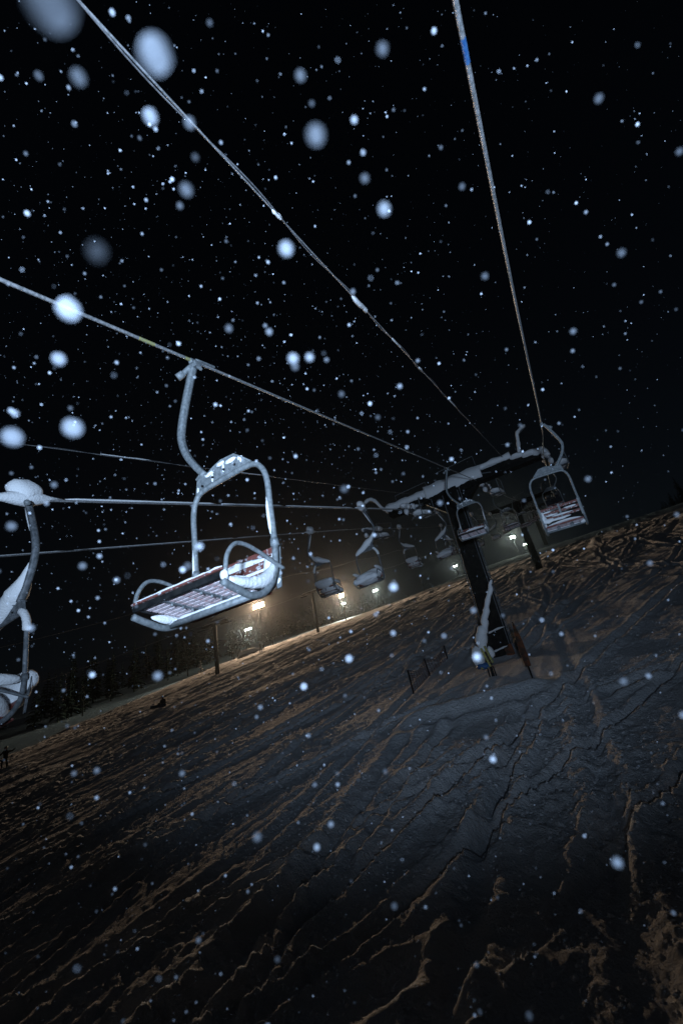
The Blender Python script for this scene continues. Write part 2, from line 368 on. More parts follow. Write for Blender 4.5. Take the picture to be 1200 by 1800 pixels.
# ---------------------------------------------------------------- chairs
def make_chair(kind, hs=1.0, gs=1):
    """kind 'bare' or 'snowy'; origin at the rope grip, seat front towards -y, hanger bulging to -x"""
    root = empty('chairlift_chair')
    st = 'steel' if kind == 'bare' else 'steel_dk'
    bz = -1.62*hs+(0); dz = bz+1.62                   # everything below the hanger moves with its length
    V = lambda x, y, z: (x, y, z+dz)
    hp = [(-.03, 0, -.06), (-.08, 0, -.2), (-.17, 0, -.5), (-.235, 0, -.78), (-.235, 0, -.95), (-.17, 0, -1.15), (-.06, 0, -1.33), (.05, 0, -1.48)]
    hp = [(x, y, z*(hs if hs != 1 else 1)) for x, y, z in hp]
    MB().tube(spline(hp, 6), .033, 12, square=True, sq=(.9, 1.1), up=(0, 1, 0)).build('hanger', st, root, True)
    xl, xr = -.12, .75
    side = lambda x: [V(x, -.62, -2.865), V(x, -.5, -2.895), V(x, -.33, -2.92), V(x, -.16, -2.85), V(x, -.04, -2.68), V(x, 0, -2.45)]
    L = spline(side(xl), 5)[:-1]; Rr = spline(side(xr), 5)[:-1][::-1]
    top = spline([V(xl, 0, -2.45), V(xl, 0, -2.1), V(xl, 0, -1.86), V(xl+.035, 0, -1.72), V(xl+.13, 0, -1.64), V(.3, 0, -1.62), V(xr-.16, 0, -1.62), V(xr-.05, 0, -1.69), V(xr, 0, -1.84), V(xr, 0, -2.1), V(xr, 0, -2.45)], 5)
    MB().tube(L+top+Rr, .026, 12, up=None).build('bail_frame', st, root, True)
    # triangular yoke plate with folded rim
    pl = [(-.075, -1.70), (-.045, -1.50), (.02, -1.455), (.09, -1.505), (.18, -1.46), (.28, -1.43), (.44, -1.44), (.60, -1.585), (.5, -1.615), (.2, -1.615), (.02, -1.625)]
    mb = MB(); n = len(pl)
    for y in (-.012, .012): mb.v += [V(x, y, z) for x, z in pl]
    mb.f += [tuple(range(n)), tuple(range(2*n-1, n-1, -1))]+[(k+n, (k+1) % n+n, (k+1) % n, k) for k in range(n)]
    yp = mb.build('yoke_plate', st, root)
    MB().tube([V(x, 0, z) for x, z in pl[1:8]], .016, 8, square=True, sq=(.6, 2.0), up=(0, 1, 0)).build('rim', st, yp, True)
    for x, z in ((.03, -1.60), (.16, -1.56), (.30, -1.54), (.43, -1.545)):
        MB().tube([V(x, -.014, z), V(x, -.028, z)], .013, 6).build('bolt', 'black', yp)
    for x in (xl, xr):
        MB().tube([V(x, 0, -2.40), V(x, 0, -2.46)], .036, 12).build('collar', st, root, True)
        MB().tube([V(x, -.03, -2.62), V(x, .045, -2.62)], .012, 6).build('bolt', 'steel', root)
    # grip
    sl = Matrix.Rotation(math.atan(DY*gs), 3, 'X')
    g = MB(); g.box((0, 0, -.015), (.05, .16, .05), sl); g.box((.012, 0, -.05), (.06, .09, .06), sl)
    gr = g.build('rope_grip', 'steel', root, False, .006)
    MB().tube([(-.02, -.02, -.05), (-.12, -.06, -.135)], .030, 12).build('spring_barrel', 'steel', gr, True)
    MB().tube([(-.12, -.06, -.135), (-.18, -.09, -.18)], .040, 12).build('spring_cap', 'steel', gr, True)
    MB().bar((0, -.07, -.02), (.035, .05, -.10), .014, .03).bar((.0, .06, -.0), (.035, .05, -.10), .014, .03).bar((.02, .03, .03), (.02, .28, .03+.28*DY*gs-.005), .012, .02).build('jaw_lever', 'steel', gr)
    MB().tube([(.0, .01, .03), (.0, .12, .03+.12*DY*gs)], .02, 8).build('jaw', 'steel', gr, True)
    # seat frame
    sf = MB(); sf.tube([V(xl, -.3, -2.905), V(xr, -.3, -2.905)], .026, 10)
    sf.build('rear_seat_tube', st, root, True)
    MB().box(V((xl+xr)/2, -.605, -2.81), (xr-xl+.02, .03, .045)).build('front_beam', 'black', root, False, .006)
    bx = MB().box(V((xl+xr)/2, -.612, -2.778), (xr-xl+.02, .04, .016)); bx.build('front_board', 'red', root, False, .004)
    for x in (xl, xr):
        MB().box(V(x+(.034 if x < 0 else -.034), -.34, -2.84), (.010, .48, .018), Matrix.Rotation(-.06, 3, 'X')).build('side_plate', 'black', root)
    for x in (.17, .46):
        bk = MB().bar(V(x, -.60, -2.828), V(x, -.14, -2.857), .026, .010)
        bkt = bk.build('under_bracket', 'steel_dk', root)
        MB().box(V(x+.01, -.27, -2.87), (.075, .014, .075)).build('lug', 'steel_dk', bkt)
        for yy in (-.52, -.42, -.33, -.24):
            MB().tube([V(x, yy, -2.85+(yy+.60)*-.06), V(x, yy, -2.83+(yy+.60)*-.06)], .009, 6).build('bolt', 'steel', bkt)
    zs = lambda y: -2.807+(-.58-y)*.06
    base = None
    for k in range(8):
        y = -.565+k*.053
        mm = MB().box((0, 0, 0), (xr-xl-.06, .038, .018), Matrix.Rotation(-.06, 3, 'X')) if base is None else None
        if base is None:
            s0 = mm.build('seat_slat', 'red2' if kind == 'bare' else 'red3', root, False, .004); base = s0
        else: s0 = base.copy(); col.objects.link(s0); s0.parent = root
        s0.location = V((xl+xr)/2, y, zs(y))
    MB().box(V((xl+xr)/2, -.105, -2.845), (xr-xl-.06, .07, .022), Matrix.Rotation(-.3, 3, 'X')).build('rear_slat', 'red3', root, False, .004)
    base = None
    for k in range(3):
        z = -2.47-k*.10
        if base is None:
            s0 = MB().box((0, 0, 0), ((xr-xl-.05)/1, .02, .062)).build('back_slat', 'red' if kind == 'bare' else 'red3', root, False, .004); base = s0
        else: s0 = base.copy(); col.objects.link(s0); s0.parent = root
        s0.location = V((xl+xr)/2, .045-k*.03, z); s0.rotation_euler = (-.12, 0, 0)
    for x in (xl+.02, (xl+xr)/2, xr-.02):
        MB().bar(V(x, .072, -2.42), V(x, .02, -2.80), .04, .01).build('back_bracket', st, root)
    for x in (xl, xr):
        s = 1 if x > 0 else -1; xo = x+s*.012
        MB().tube(spline([V(xo, -.60, -2.80), V(xo, -.575, -2.68), V(xo, -.50, -2.58), V(xo, -.40, -2.55), V(xo, -.26, -2.565), V(xo+s*.01, -.08, -2.62), V(xo+s*.02, .03, -2.655)], 5), .016, 10).build('armrest', st, root, True)
    # snow
    if kind == 'bare':
        MB().box(V((xl+xr)/2, -.36, zs(-.36)+.016), (xr-xl-.09, .44, .022), Matrix.Rotation(-.06, 3, 'X')).build('gap_shade_sheet', 'red3', root)  # dark red sheet added behind the slats to paint the shade in their gaps
        MB().blob(V((xl+xr)/2, -.34, zs(-.36)+.05), ((xr-xl)*.47, .24, .035), 20, 6, .04, 3).build('seat_snow', 'snow', root, True)
        p = MB(); p.tube([V(xr-.015, y_, z_) for y_, z_ in ((-.60, -2.83), (-.5, -2.835), (-.4, -2.83), (-.3, -2.82), (-.2, -2.79), (-.12, -2.74), (-.05, -2.66), (-.01, -2.56))], [.012, .03, .036, .042, .052, .05, .03, .008], 10, jitter=.02, up=(1, 0, 0)); p.blob(V(xr-.06, -.02, -2.66), (.05, .05, .12), seed=6); p.build('side_snow', 'snow', root, True)
        p = MB(); p.blob(V(xl+.045, -.34, -2.87), (.03, .16, .035), seed=4); p.blob(V(xl+.07, -.26, -2.885), (.06, .05, .03), seed=14); p.build('side_snow', 'snow', root, True)
        p = MB()
        for k, (x, z, a, b_) in enumerate(((.62, -2.74, .12, .05), (.52, -2.62, .12, .02), (.6, -2.53, .11, .018), (.70, -2.62, .04, .12), (.3, -2.66, .2, .02), (.1, -2.55, .15, .02), (.4, -2.75, .3, .025))): p.blob(V(x, .03, z), (a, .02, b_), seed=k+20, j=.15)
        if gs == 1: p.blob(V((xl+xr)/2, .026, -2.60), (.39, .014, .13), 20, 8, .05, 77)
        p.build('back_snow', 'snow', root, True)
        def drip(x0, x1, zt, ln, k):
            p = MB()
            p.blob(V((x0+x1)/2, -.012, zt), ((x1-x0)/2, .014, .022), seed=k, j=.12)
            if ln: p.blob(V(x1-.02, -.013, zt-ln/2), (.013, .010, ln/2), seed=k+3, j=.12)
            p.build('yoke_snow', 'snow', root, True)
        drip(.05, .17, -1.50, .11, 1); drip(.2, .31, -1.455, .10, 2); drip(.31, .45, -1.475, 0, 3); MB().blob(V(-.035, -.014, -1.62), (.014, .01, .035), seed=9).build('yoke_snow', 'snow', root, True); drip(.46, .52, -1.50, .05, 6)
        p = MB(); p.tube([V(xr-.01, -.026, z) for z in (-2.02, -2.1, -2.2, -2.3, -2.36)], [.004, .013, .016, .012, .004], 8, jitter=.2); p.build('post_snow', 'snow', root, True)
        p = MB(); p.tube([V(xl, -.026, z) for z in (-2.2, -2.3, -2.4, -2.5)], [.003, .01, .012, .004], 8, jitter=.2); p.build('post_snow', 'snow', root, True)
        p = MB(); p.tube([V(x, -.305, -2.878) for x in np.linspace(xl+.1, xr-.02, 14)], [.004]+[random.uniform(.009, .018) for _ in range(12)]+[.004], 8).build('tube_snow', 'snow', root, True)
        p = MB(); p.tube([V(x, -.615, -2.762) for x in np.linspace(xl, xr, 16)], [.004]+[random.uniform(.004, .012) for _ in range(14)]+[.004], 8); p.blob(V(xr, -.60, -2.82), (.03, .03, .04), seed=2)
        p.build('front_snow', 'snow', root, True)
    else:
        p = MB(); p.blob((0, -.03, .13), (.16, .22, .17), 18, 12, .07, 3); p.tube([(0, y, .03+y*DY*gs) for y in (-.6, -.45, -.3, -.15, 0, .15, .3, .5)], [.012, .03, .06, .1, .12, .09, .04, .012], 10, jitter=.06, up=(1, 0, 0)); p.build('grip_snow', 'snow', root, True)
        p = MB(); p.tube([(.02, 0, -.12), (-.05, -.0, -.3), (-.12, 0, -.5), (-.19, 0, -.72)], [.01, .022, .024, .006], 8, sq=(1, 1.2)); p.build('hanger_snow', 'snow', root, True)
        p = MB(); p.tube(spline([(-.22, 0, -1.0), (-.10, 0, -1.15), (.02, 0, -1.28), (.18, 0, -1.36), (.38, 0, -1.48), (.6, 0, -1.57), (.72, 0, -1.64)], 4), [.01]+list(np.interp(np.linspace(0, 1, 23), [0, .2, .45, .8, 1], [.03, .07, .13, .09, .05]))+[.02], 12, jitter=.04, up=(0, 0, 1)); p.build('yoke_snow', 'snow', root, True)
        p = MB(); p.tube(spline([(-.13, 0, -1.92), (-.11, 0, -1.78), (-.05, 0, -1.66), (.02, 0, -1.60)], 4), [.012]+[.045]*11+[.03], 10, jitter=.06); p.build('bend_snow', 'snow', root, True)
        p = MB(); p.blob((.315, -.34, -2.70), (.45, .36, .20), 24, 12, .04, 5); p.tube([(x, -.62, -2.78+.02*math.sin(x*9)) for x in np.linspace(-.14, .77, 12)], [.04]+[random.uniform(.08, .11) for _ in range(10)]+[.05], 12); p.build('seat_snow', 'snow', root, True)
        p = MB(); p.blob((.315, .05, -2.50), (.44, .13, .20), 24, 12, .03, 9); p.tube([(x, .09, -2.42+.015*math.sin(x*8)) for x in np.linspace(-.11, .74, 12)], [.06]+[random.uniform(.09, .11) for _ in range(10)]+[.06], 12); p.build('back_snow', 'snow', root, True)
        p = MB(); p.blob((.74, -.3, -2.45), (.06, .28, .06), 14, 10, .06, 9); p.build('arm_snow', 'snow', root, True)
        p = MB(); p.blob((-.11, -.3, -2.45), (.06, .28, .06), 14, 10, .06, 2); p.build('arm_snow', 'snow', root, True)
    return root
def mirror(root):
    seen = set()
    for o in root.children_recursive:
        o.location.x *= -1
        if o.data and o.data.name not in seen:
            seen.add(o.data.name); me = o.data; c = np.empty(len(me.vertices)*3); me.vertices.foreach_get('co', c); c[::3] *= -1; me.vertices.foreach_set('co', c); me.flip_normals()
    return root
bare = make_chair('bare'); bareB = make_chair('bare', .82, -1); snowy = mirror(make_chair('snowy')); snowyD = mirror(make_chair('snowy', 1.0, -1))
GRP = 'chairs hanging from the haul ropes'
used = set()
def put(proto, rope, y, label, rz=0, swing=0, fa=0):
    o = proto if id(proto) not in used else copy_tree(proto); used.add(id(proto))
    o.location = (ROPES[rope], y, ropez(y, rope)); o.rotation_mode = 'XYZ'
    o.rotation_euler = (math.radians(fa), math.radians(swing), math.radians(rz)); fin(o, label, 'lift chair', GRP); return o
put(bare, 'A', 2.75, 'nearest chair, brightly lit, its red slatted seat seen from underneath')
put(bare, 'A', 15.0, 'small bare chair hanging right in front of the tower column', 0, 2)
for k, y in enumerate((27.4, 39.8, 52.2, 64.5, 77)):
    put(bare, 'A', y, ['dark empty chair just right of the tower column, above the snow skyline', 'dark chair silhouette directly left of the bright white floodlight', 'tiny dark chair near the second tower column on its left side', 'tiny chair second beyond the far tower on the same rope', 'farthest tiny chair on the rope left of the second tower'][k])
put(bareB, 'B', 10.9, 'chair at the right seen from behind with three red back slats', 180, -2)
for k, y in enumerate((25.4, 37.5, 49.8, 62)):
    put(bareB, 'B', y, ['dark chair with two riders seen through the frame of the right-hand chair', 'chair below the right-hand chair near the far snow skyline', 'tiny chair right of the second tower', 'farthest tiny chair on the rightmost rope'][k], 180)
put(snowy, 'C', 2.8, 'snow-laden chair cut off by the left edge of the picture', 0, -8)
for k, y in enumerate((14.0, 25.2, 36.8, 48.4, 60)):
    put(snowy, 'C', y, ['snow-heaped chair just left of the tower with a thick white seat', 'snow-covered chair partly hidden behind the left side of the tower column', 'small snowy chair showing behind the tower column', 'tiny snowy chair farther up the rope than the tower', 'farthest tiny snowy chair on the third rope'][k], 0, -3)
for k, y in enumerate((16.1, 28.2, 40.2, 52.2)):
    put(snowyD, 'D', y, ['snow-capped chair hanging left of the snow-heaped one, over the orange lamp', 'small snow-capped chair between the two snowy chairs and the tower', 'tiny snowy chair beyond on the outer left rope', 'farthest tiny snowy chair on the outer left rope'][k], 180)

# ---------------------------------------------------------------- lift towers
def make_tower(snow=True):
    """origin at the crossarm centre line above x = 0 of the column; ropes at known offsets"""
    root = empty('lift_tower')
    H = 9.2
    MB().box((0, 0, -H/2-.3), (.86, .86, H), None, .86).build('column', 'tower', root, False, .02)
    for sx in (-1, 1):
        MB().bar((sx*.47, -.47, -H-.3), (sx*.395, -.395, -.6), .03, .09).build('corner_flange', 'steel_dk', root)  # paler steel than the column; edge rim light is put into the colour
    cx0, cx1 = -3.5, 4.75
    MB().box((.62, 0, -.25), (cx1-cx0, .5, .5)).box((0, 0, -.33), (2.3, .6, .68)).build('crossarm', 'tower', root, False, .02)
    for s in (-1, 1):
        mb = MB(); P = [(s*.4, -.5), (s*1.5, -.5), (s*.4, -1.5)]
        mb.v += [(x, -.15, z) for x, z in P]+[(x, .15, z) for x, z in P]; mb.f += [(0, 1, 2), (5, 4, 3), (0, 3, 4, 1), (1, 4, 5, 2), (2, 5, 3, 0)]
        mb.build('gusset', 'tower', root)
    ld = MB().bar((.52, -.3, -9.4), (.50, -.3, .3), .03).bar((.52, .1, -9.4), (.50, .1, .3), .03).build('ladder', 'steel_dk', root)
    rg = None
    for k in range(28):
        if rg is None: rg = MB().bar((.51, -.3, 0), (.51, .1, 0), .02).build('rung', 'steel_dk', ld); r2 = rg
        else: r2 = rg.copy(); col.objects.link(r2); r2.parent = ld
        r2.location = (0, 0, -9.2+k*.33)
    wheel = None
    for k, (rx, dy) in enumerate(((-5.4, 1.6), (-1.8, -1.6), (1.40, 2.0), (4.67, 0.6))):
        th = math.atan(DY); rm = Matrix.Rotation(th, 3, 'X'); zr = -.52+dy*DY
        sa = MB(); sa.box((rx+.11, dy, zr-.35), (.07, 2.9, .16), rm)
        for q_ in (-.8, .8): sa.box((rx+.09, dy+q_, zr+q_*DY-.24), (.06, 1.2, .10), rm)
        sa.bar((rx+.2, dy, zr-.3), (rx+.2, 0, -.4 if abs(rx) < 5 else -.6), .14); 
        o = sa.build('sheave_assembly', 'steel_dk', root)
        for q_ in (-1.2, -.72, -.25, .25, .72, 1.2):
            if wheel is None: wheel = MB().tube([(-.04, 0, 0), (-.03, 0, 0), (.03, 0, 0), (.04, 0, 0)], [.19, .16, .16, .19], 16).build('sheave_wheel', 'rubber', o); w_ = wheel
            else: w_ = wheel.copy(); col.objects.link(w_); w_.parent = o
            w_.location = (rx, dy+q_, zr+q_*DY-.19)
        cat = MB(); 
        for q_ in np.linspace(-1.1, 1.1, 12): cat.box((rx+.55, dy+q_, zr-.75+q_*DY), (.5, .12, .03))
        cat.bar((rx+.32, dy-1.2, zr-.78-1.2*DY), (rx+.32, dy+1.2, zr-.78+1.2*DY), .05).bar((rx+.8, dy-1.2, zr-.78-1.2*DY), (rx+.8, dy+1.2, zr-.78+1.2*DY), .05)
        for q_ in (-1.2, 1.2): cat.bar((rx+.8, dy+q_, zr-.78+q_*DY), (rx+.8, dy+q_, zr+.1+q_*DY), .035).bar((rx+.1, dy+q_*.8, zr-.4+q_*.8*DY), (rx+.55, dy+q_*.8, zr-.76+q_*.8*DY), .04)
        cat.bar((rx+.8, dy-1.2, zr+.1-1.2*DY), (rx+.8, dy+1.2, zr+.1+1.2*DY), .03)
        cat.build('catwalk', 'steel_dk', root)
        if snow:
            sn = MB(); rs = random.Random(k)
            for q_ in np.linspace(-1.15, 1.1, 6):
                sn.blob((rx+.05+rs.uniform(-.05, .05), dy+q_, zr+.06+q_*DY-.08), (rs.uniform(.12, .2), rs.uniform(.14, .24), rs.uniform(.10, .17)), 12, 8, .1, k*7+int(q_*10))
            sn.blob((rx+.55, dy-.75, zr-.62-.75*DY), (.3, .42, .14), 14, 8, .07, k+50); sn.blob((rx+.55, dy+.3, zr-.62+.3*DY), (.28, .5, .12), 14, 8, .07, k+60)
            sn.blob((rx+.16, dy-1.42, zr-.38-1.4*DY), (.12, .12, .14), 12, 8, .1, k+70)
            sn.blob((rx+.1, dy-1.45, zr-.05-1.4*DY), (.14, .2, .1), 12, 8, .1, k+75)
            sn.build('sheave_snow', 'snow', root, True)
    # lifting frames
    for k, x0 in enumerate((-3.3, 3.7)):
        s = -1 if k == 0 else 1
        fr = [(x0, -.1, 0), (x0+s*.18, -.1, .7), (x0+s*.30, -.1, 1.15), (x0+s*.75, -.1, 1.4)]
        if k == 0: fr = [(x0, -.1, -.1), (x0-.45, -.1, .05), (x0-.85, -.1, .75), (x0-1.15, -.1, .95), (x0-1.5, -.1, .85)]
        f_ = MB().tube(fr, .055, 8, square=True, up=(0, 1, 0)).build('lifting_frame', 'steel_dk', root)
        if snow: MB().tube([Vector(p)+Vector((.0, -.05, .05)) for p in spline(fr, 4)], [.03]+[random.uniform(.07, .11) for _ in range(len(spline(fr, 4))-2)]+[.03], 10).build('frame_snow', 'snow', f_, True)
    for a, b in (((-2.9, -.2, .55), (-1.1, -.2, .62)), ((-.5, -.2, .85), (1.6, -.2, .95)), ((3.1, -.2, .9), (3.6, -.2, .75))):
        MB().bar(a, b, .02).build('guard_wire', 'steel', root)
    for x0 in (-2.9, -1.1, 1.6): MB().bar((x0, -.2, 0), (x0, -.2, .6 if x0 < 0 else .95), .02).build('guard_post', 'steel_dk', root)
    MB().tube([(.1, -.2, 0), (.1, -.2, 1.0)], .04, 8).build('cable_mast', 'steel_dk', root)
    for x0, x1 in ((.2, 2.2),): MB().bar((x0, -.33, .25), (x1, -.33, -.35), .04).build('brace', 'steel_dk', root)
    if snow:
        def slab(a, b, zt, zb, k, sag=.03):
            n = int((b-a)/.12); mb = MB(); v = []; rs = random.Random(k)
            for i_ in range(n+1):
                x = a+(b-a)*i_/n; e = .03*math.sin(i_*.9+k)+rs.uniform(-.015, .015); e2 = sag*math.sin(i_*.5+k*2)+rs.uniform(-.02, .02)
                v += [(x, -.262, zb+e2), (x, -.36+e*.3, zb+e2+.04), (x, -.40+e*.3, (zt+zb)/2), (x, -.33, zt-.05+e), (x, -.1, zt+e+.03), (x, .2, zt-.02+e), (x, .27, zt-.12)]
            for i_ in range(n):
                for c_ in range(6): p_ = i_*7+c_; mb.f.append((p_, p_+7, p_+8, p_+1))
            mb.f.append((0, 1, 2, 3, 4, 5, 6)); mb.f.append(tuple(n*7+c_ for c_ in (6, 5, 4, 3, 2, 1, 0)))
            mb.v = v; return mb
        slab(-3.45, -1.3, .22, -.20, 1).build('crossarm_snow', 'snow', root, True)
        slab(-1.28, 1.75, .36, -.36, 2).build('crossarm_snow', 'snow', root, True)
        slab(1.77, 3.3, .34, .02, 3).build('crossarm_snow', 'snow', root, True)
        p = MB(); 
        for k, (x, z, a, h_) in enumerate(((3.6, -.02, .4, .14), (4.1, -.14, .4, .16), (4.5, -.2, .35, .2), (4.75, -.4, .2, .2), (-3.4, -.05, .25, .22))): p.blob((x, -.15, z), (a, .32, h_), 16, 8, .08, k)
        p.build('crossarm_snow', 'snow', root, True)
        MB().box((.42, -.5, -8.85), (.35, .06, 1.1), Matrix.Rotation(-.12, 3, 'Y')).build('foot_board', 'rust', root, False, .01)
        for z in (-7.6, -8.4): MB().tube([(x, -.50, z+.05*math.sin(x*4)) for x in np.linspace(-.45, .5, 8)], [.01, .035, .045, .03, .04, .05, .03, .01], 8, jitter=.15).build('ledge_snow', 'snow', root, True)
    return root
TX = -4.12
def tz(y): return RZ+DY*y+.52
t1 = make_tower(); t1.location = (TX, TY, tz(TY)); fin(t1, 'near lift tower, dark square column with a snow-plastered crossarm', 'lift tower', 'towers of the paired chairlifts')
t2 = make_tower(False); t2.location = (TX, 61, ropez(61)+.52); fin(t2, 'second tower farther up, its dark crossarm beside the bright white floodlight', 'lift tower', 'towers of the paired chairlifts')
t3 = copy_tree(t2); t3.location = (TX, 108, ropez(108)+.52); fin(t3, 'farthest tower, small and thin just right of the second one', 'lift tower', 'towers of the paired chairlifts')

# ---------------------------------------------------------------- third lift along the far edge
def small_tower(px, py, x, lab):
    r = ray(px, py); s = x/r[0]; p = Vector(r*s); g = hz(p.x, p.y)
    root = empty('lift_tower', (p.x, p.y, g)); Hh = p.z-g; fin(root, lab, 'lift tower', 'towers of the far chairlift')
    MB().tube([(0, 0, -.3), (0, 0, Hh)], [.30, .22], 10).build('column', 'tower', root, True)
    MB().bar((-2.3, 0, Hh-.1), (2.3, 0, Hh-.1), .3).build('crossarm', 'tower', root)
    for s_ in (-2.1, 2.1):
        MB().box((s_, 0, Hh-.45), (.12, 2.2, .2), Matrix.Rotation(.3, 3, 'X')).build('sheave_assembly', 'tower', root)
    MB().tube([(x_, 0, Hh+.1) for x_ in np.linspace(-2.3, 2.3, 10)], [.05]+[.16]*8+[.05], 8, jitter=.1).build('crossarm_snow', 'snow', root, True)
    return p
pa = small_tower(548, 1040, -45, 'dark tower of the far lift standing below the snow-capped hanging chair')
pb = small_tower(377, 1096, -45, 'dark tower of the far lift below the near chair, skiers round its foot')
def far_rope(x, zq, lab):
    pts = [(x, y, zq+DY*y-1.2*math.sin(((y-10) % 30)/30*math.pi)*.4) for y in np.arange(6, 150, 3)]
    o = MB().tube(pts, .022, 6).build('haul_rope', 'rope', None, True); fin(o, lab, 'cable', 'haul ropes of the far chairlift'); return o
def cross_z(px, py, x): r = ray(px, py); s = x/r[0]; return r[2]*s-DY*r[1]*s
za = cross_z(120, 1102, -47.1); zb = cross_z(230, 1139, -42.9)
far_rope(-47.1, za, 'upper thin wire running behind the left foot of the nearest chair'); far_rope(-42.9, zb, 'lower thin wire with two hanging loops at the left')
for px, py, lab in ((256, 1131, 'thin hanging loop on the far wire just below the nearest chair'), (116, 1182, 'thin hanging loop on the far wire near the left edge')):
    r = ray(px, py); s = -42.9/r[0]; p = Vector(r*s); p.z = zb+DY*p.y-1.2*math.sin(((p.y-10) % 30)/30*math.pi)*.4
    mb = MB().tube(spline([(0, 0, 0), (.05, 0, -.6), (.12, 0, -1.2), (.3, 0, -1.5), (.28, 0, -2.2), (.05, 0, -2.35), (-.1, 0, -2.2), (-.05, 0, -1.5), (.12, 0, -1.2)], 4), .02, 6)
    o = mb.build('hanging_loop', 'steel', None, True); o.location = p; fin(o, lab, 'lift hanger')

# ---------------------------------------------------------------- floodlights
def flood(px, py, r, heads, colr, power, lab, spread=.55, fallen=0):
    d = ray(px, py); d = d/np.hypot(d[0], d[1])*r; g = hz(d[0], d[1]); top = d[2]
    root = empty('floodlight_mast', (d[0], d[1], g)); H = top-g
    fin(root, lab, 'floodlight')
    MB().tube([(0, 0, -.3), (0, 0, H+.4)], [.16, .09], 8).build('pole', 'tower', root, True)
    n = heads; rows = 2 if n > 3 else 1; per = (n+rows-1)//rows
    MB().bar((-spread*per/2, 0, H+.25), (spread*per/2, 0, H+.25), .1).build('crossbar', 'tower', root)
    tocam = math.atan2(-d[1], -d[0])
    fdir = math.pi*1.5-.3 if d[0] > -40 else tocam        # shine down the slope
    for k in range(n):
        rw, c = divmod(k, per); x = (c-(per-1)/2)*spread; z = H-.1-rw*.75
        hd = MB().box((0, 0, 0), (spread*.8, .22, .42)).build('lamp_head', 'lamp', root, False, .02)
        hd.location = (x, -.1, z); hd.rotation_euler = (-.35, 0, 0)
        MB().box((0, -.125, 0), (spread*.68, .02, .32)).build('lamp_glass', 'warm' if colr[2] < .6 else 'cool', hd)
    L = light('floodlight_beam', 'SPOT', (0, -.9, H-.45), power, colr, shadow_soft_size=.35, spot_size=math.radians(116 if colr[2] < .6 else 140), spot_blend=.5); L.parent = root
    tgt = Vector((-28, 62, hz(-28, 62))) if colr[2] < .6 else Vector((d[0]*.93, d[1]-30, hz(d[0], d[1]-30)))
    L.rotation_euler = (tgt-Vector((d[0], d[1], top))).to_track_quat('-Z', 'Y').to_euler()
    return root
WARM = (1, .69, .44); COOL = (.88, 1, .86)
flood(455, 1062, 112, 6, WARM, 52000, 'bright orange floodlight cluster just below the nearest chair seat', 1.25)
flood(437, 1106, 150, 3, COOL, 13000, 'white floodlight under the orange cluster, left of the skiers', .9)
flood(600, 1045, 138, 4, WARM, 38000, 'smaller orange floodlight right of the snow-capped hanging chair', .9)
flood(604, 1061, 200, 2, COOL, 18000, 'white floodlight directly beneath the right-hand orange one', .9)
flood(660, 1038, 190, 3, COOL, 18000, 'small white floodlight below the snow-heaped chair', .8)
flood(800, 995, 210, 2, COOL, 9000, 'small white floodlight just left of the near tower column', 1.0)
flood(900, 943, 230, 4, COOL, 18000, 'brightest white floodlight to the left of the second tower', 1.2)
flood(922, 957, 260, 2, COOL, 5000, 'small white floodlight low beside the second tower column', 1.0)

# ---------------------------------------------------------------- things round the tower foot
def g_at(px, py): return hit(px, py)
pr = g_at(868, 1190); r_ = ray(862, 1022); topz = r_[2]/r_[1]*pr.y
root = empty('snow_caked_pole', tuple(pr)); fin(root, 'pole caked in snow with yellow legs and a blue pad, before the tower foot', 'pole')
tp = at(864, 1018, pr.y)-pr; 
pth = [at(*q, pr.y)-pr for q in ((866, 1192), (862, 1160), (858, 1120), (853, 1090), (856, 1060), (862, 1035), (863, 1018))]
MB().tube(spline(pth, 4), .03, 8).build('pole', 'black', root, True)
pth2 = [at(*q, pr.y)-pr for q in ((851, 1146), (847, 1134), (846, 1118), (848, 1108), (852, 1100), (851, 1088), (854, 1077), (855, 1066), (858, 1050), (862, 1036), (861, 1028), (864, 1018))]
MB().tube(spline(pth2, 3), [.05]+list(np.interp(np.linspace(0, 1, 32), [0, .1, .3, .34, .42, .46, .6, .63, .85, 1], [.14, .2, .19, .11, .16, .11, .13, .09, .09, .05])*np.array([random.uniform(.9, 1.1) for _ in range(32)]))+[.015], 12, jitter=.05).build('pole_snow', 'snow', root, True)
for qa, qb in (((845, 1140), (862, 1172)), ((851, 1136), (866, 1165)), ((845, 1175), (858, 1172))): MB().bar(at(*qa, pr.y-.15)-pr, at(*qb, pr.y-.12)-pr, .075).build('yellow_leg', 'yellow', root, False, .01)
pp = at(840, 1155, pr.y-.05)-pr
MB().blob(pp, (.22, .2, .38), 16, 12, .05, 4, flat=-.75).build('pad_snow', 'snow', root, True)
MB().blob(pp+Vector((.10, .0, -.34)), (.24, .18, .12), 14, 8, .12, 6).build('blue_pad', 'blue', root, True)
MB().blob(at(862, 1146, pr.y)-pr, (.12, .12, .2), 12, 8, .1, 8).build('leg_snow', 'snow', root, True)
for dx in (-.16, -.05, .02, .10): MB().bar((dx, 0, -.5), (dx*.8, 0, .32), .045, .03).build('stake', 'black', root)
# leaning rusty board post, uphill right
pr2 = g_at(936, 1192); a_ = at(900, 1094, pr2.y+.8)-pr2
root = empty('leaning_post', tuple(pr2)); fin(root, 'leaning rusty orange plank post right of the tower foot', 'post')
MB().bar((0, 0, -.4), a_, .05, .05).build('stake', 'black', root)
m1 = a_*.25; m2 = a_*.93
MB().tube([a_*.22, a_*.45, a_*.7, a_*.95], [.09, .13, .11, .04], 6, sq=(1, .35), jitter=.1).build('plank', 'rust', root)
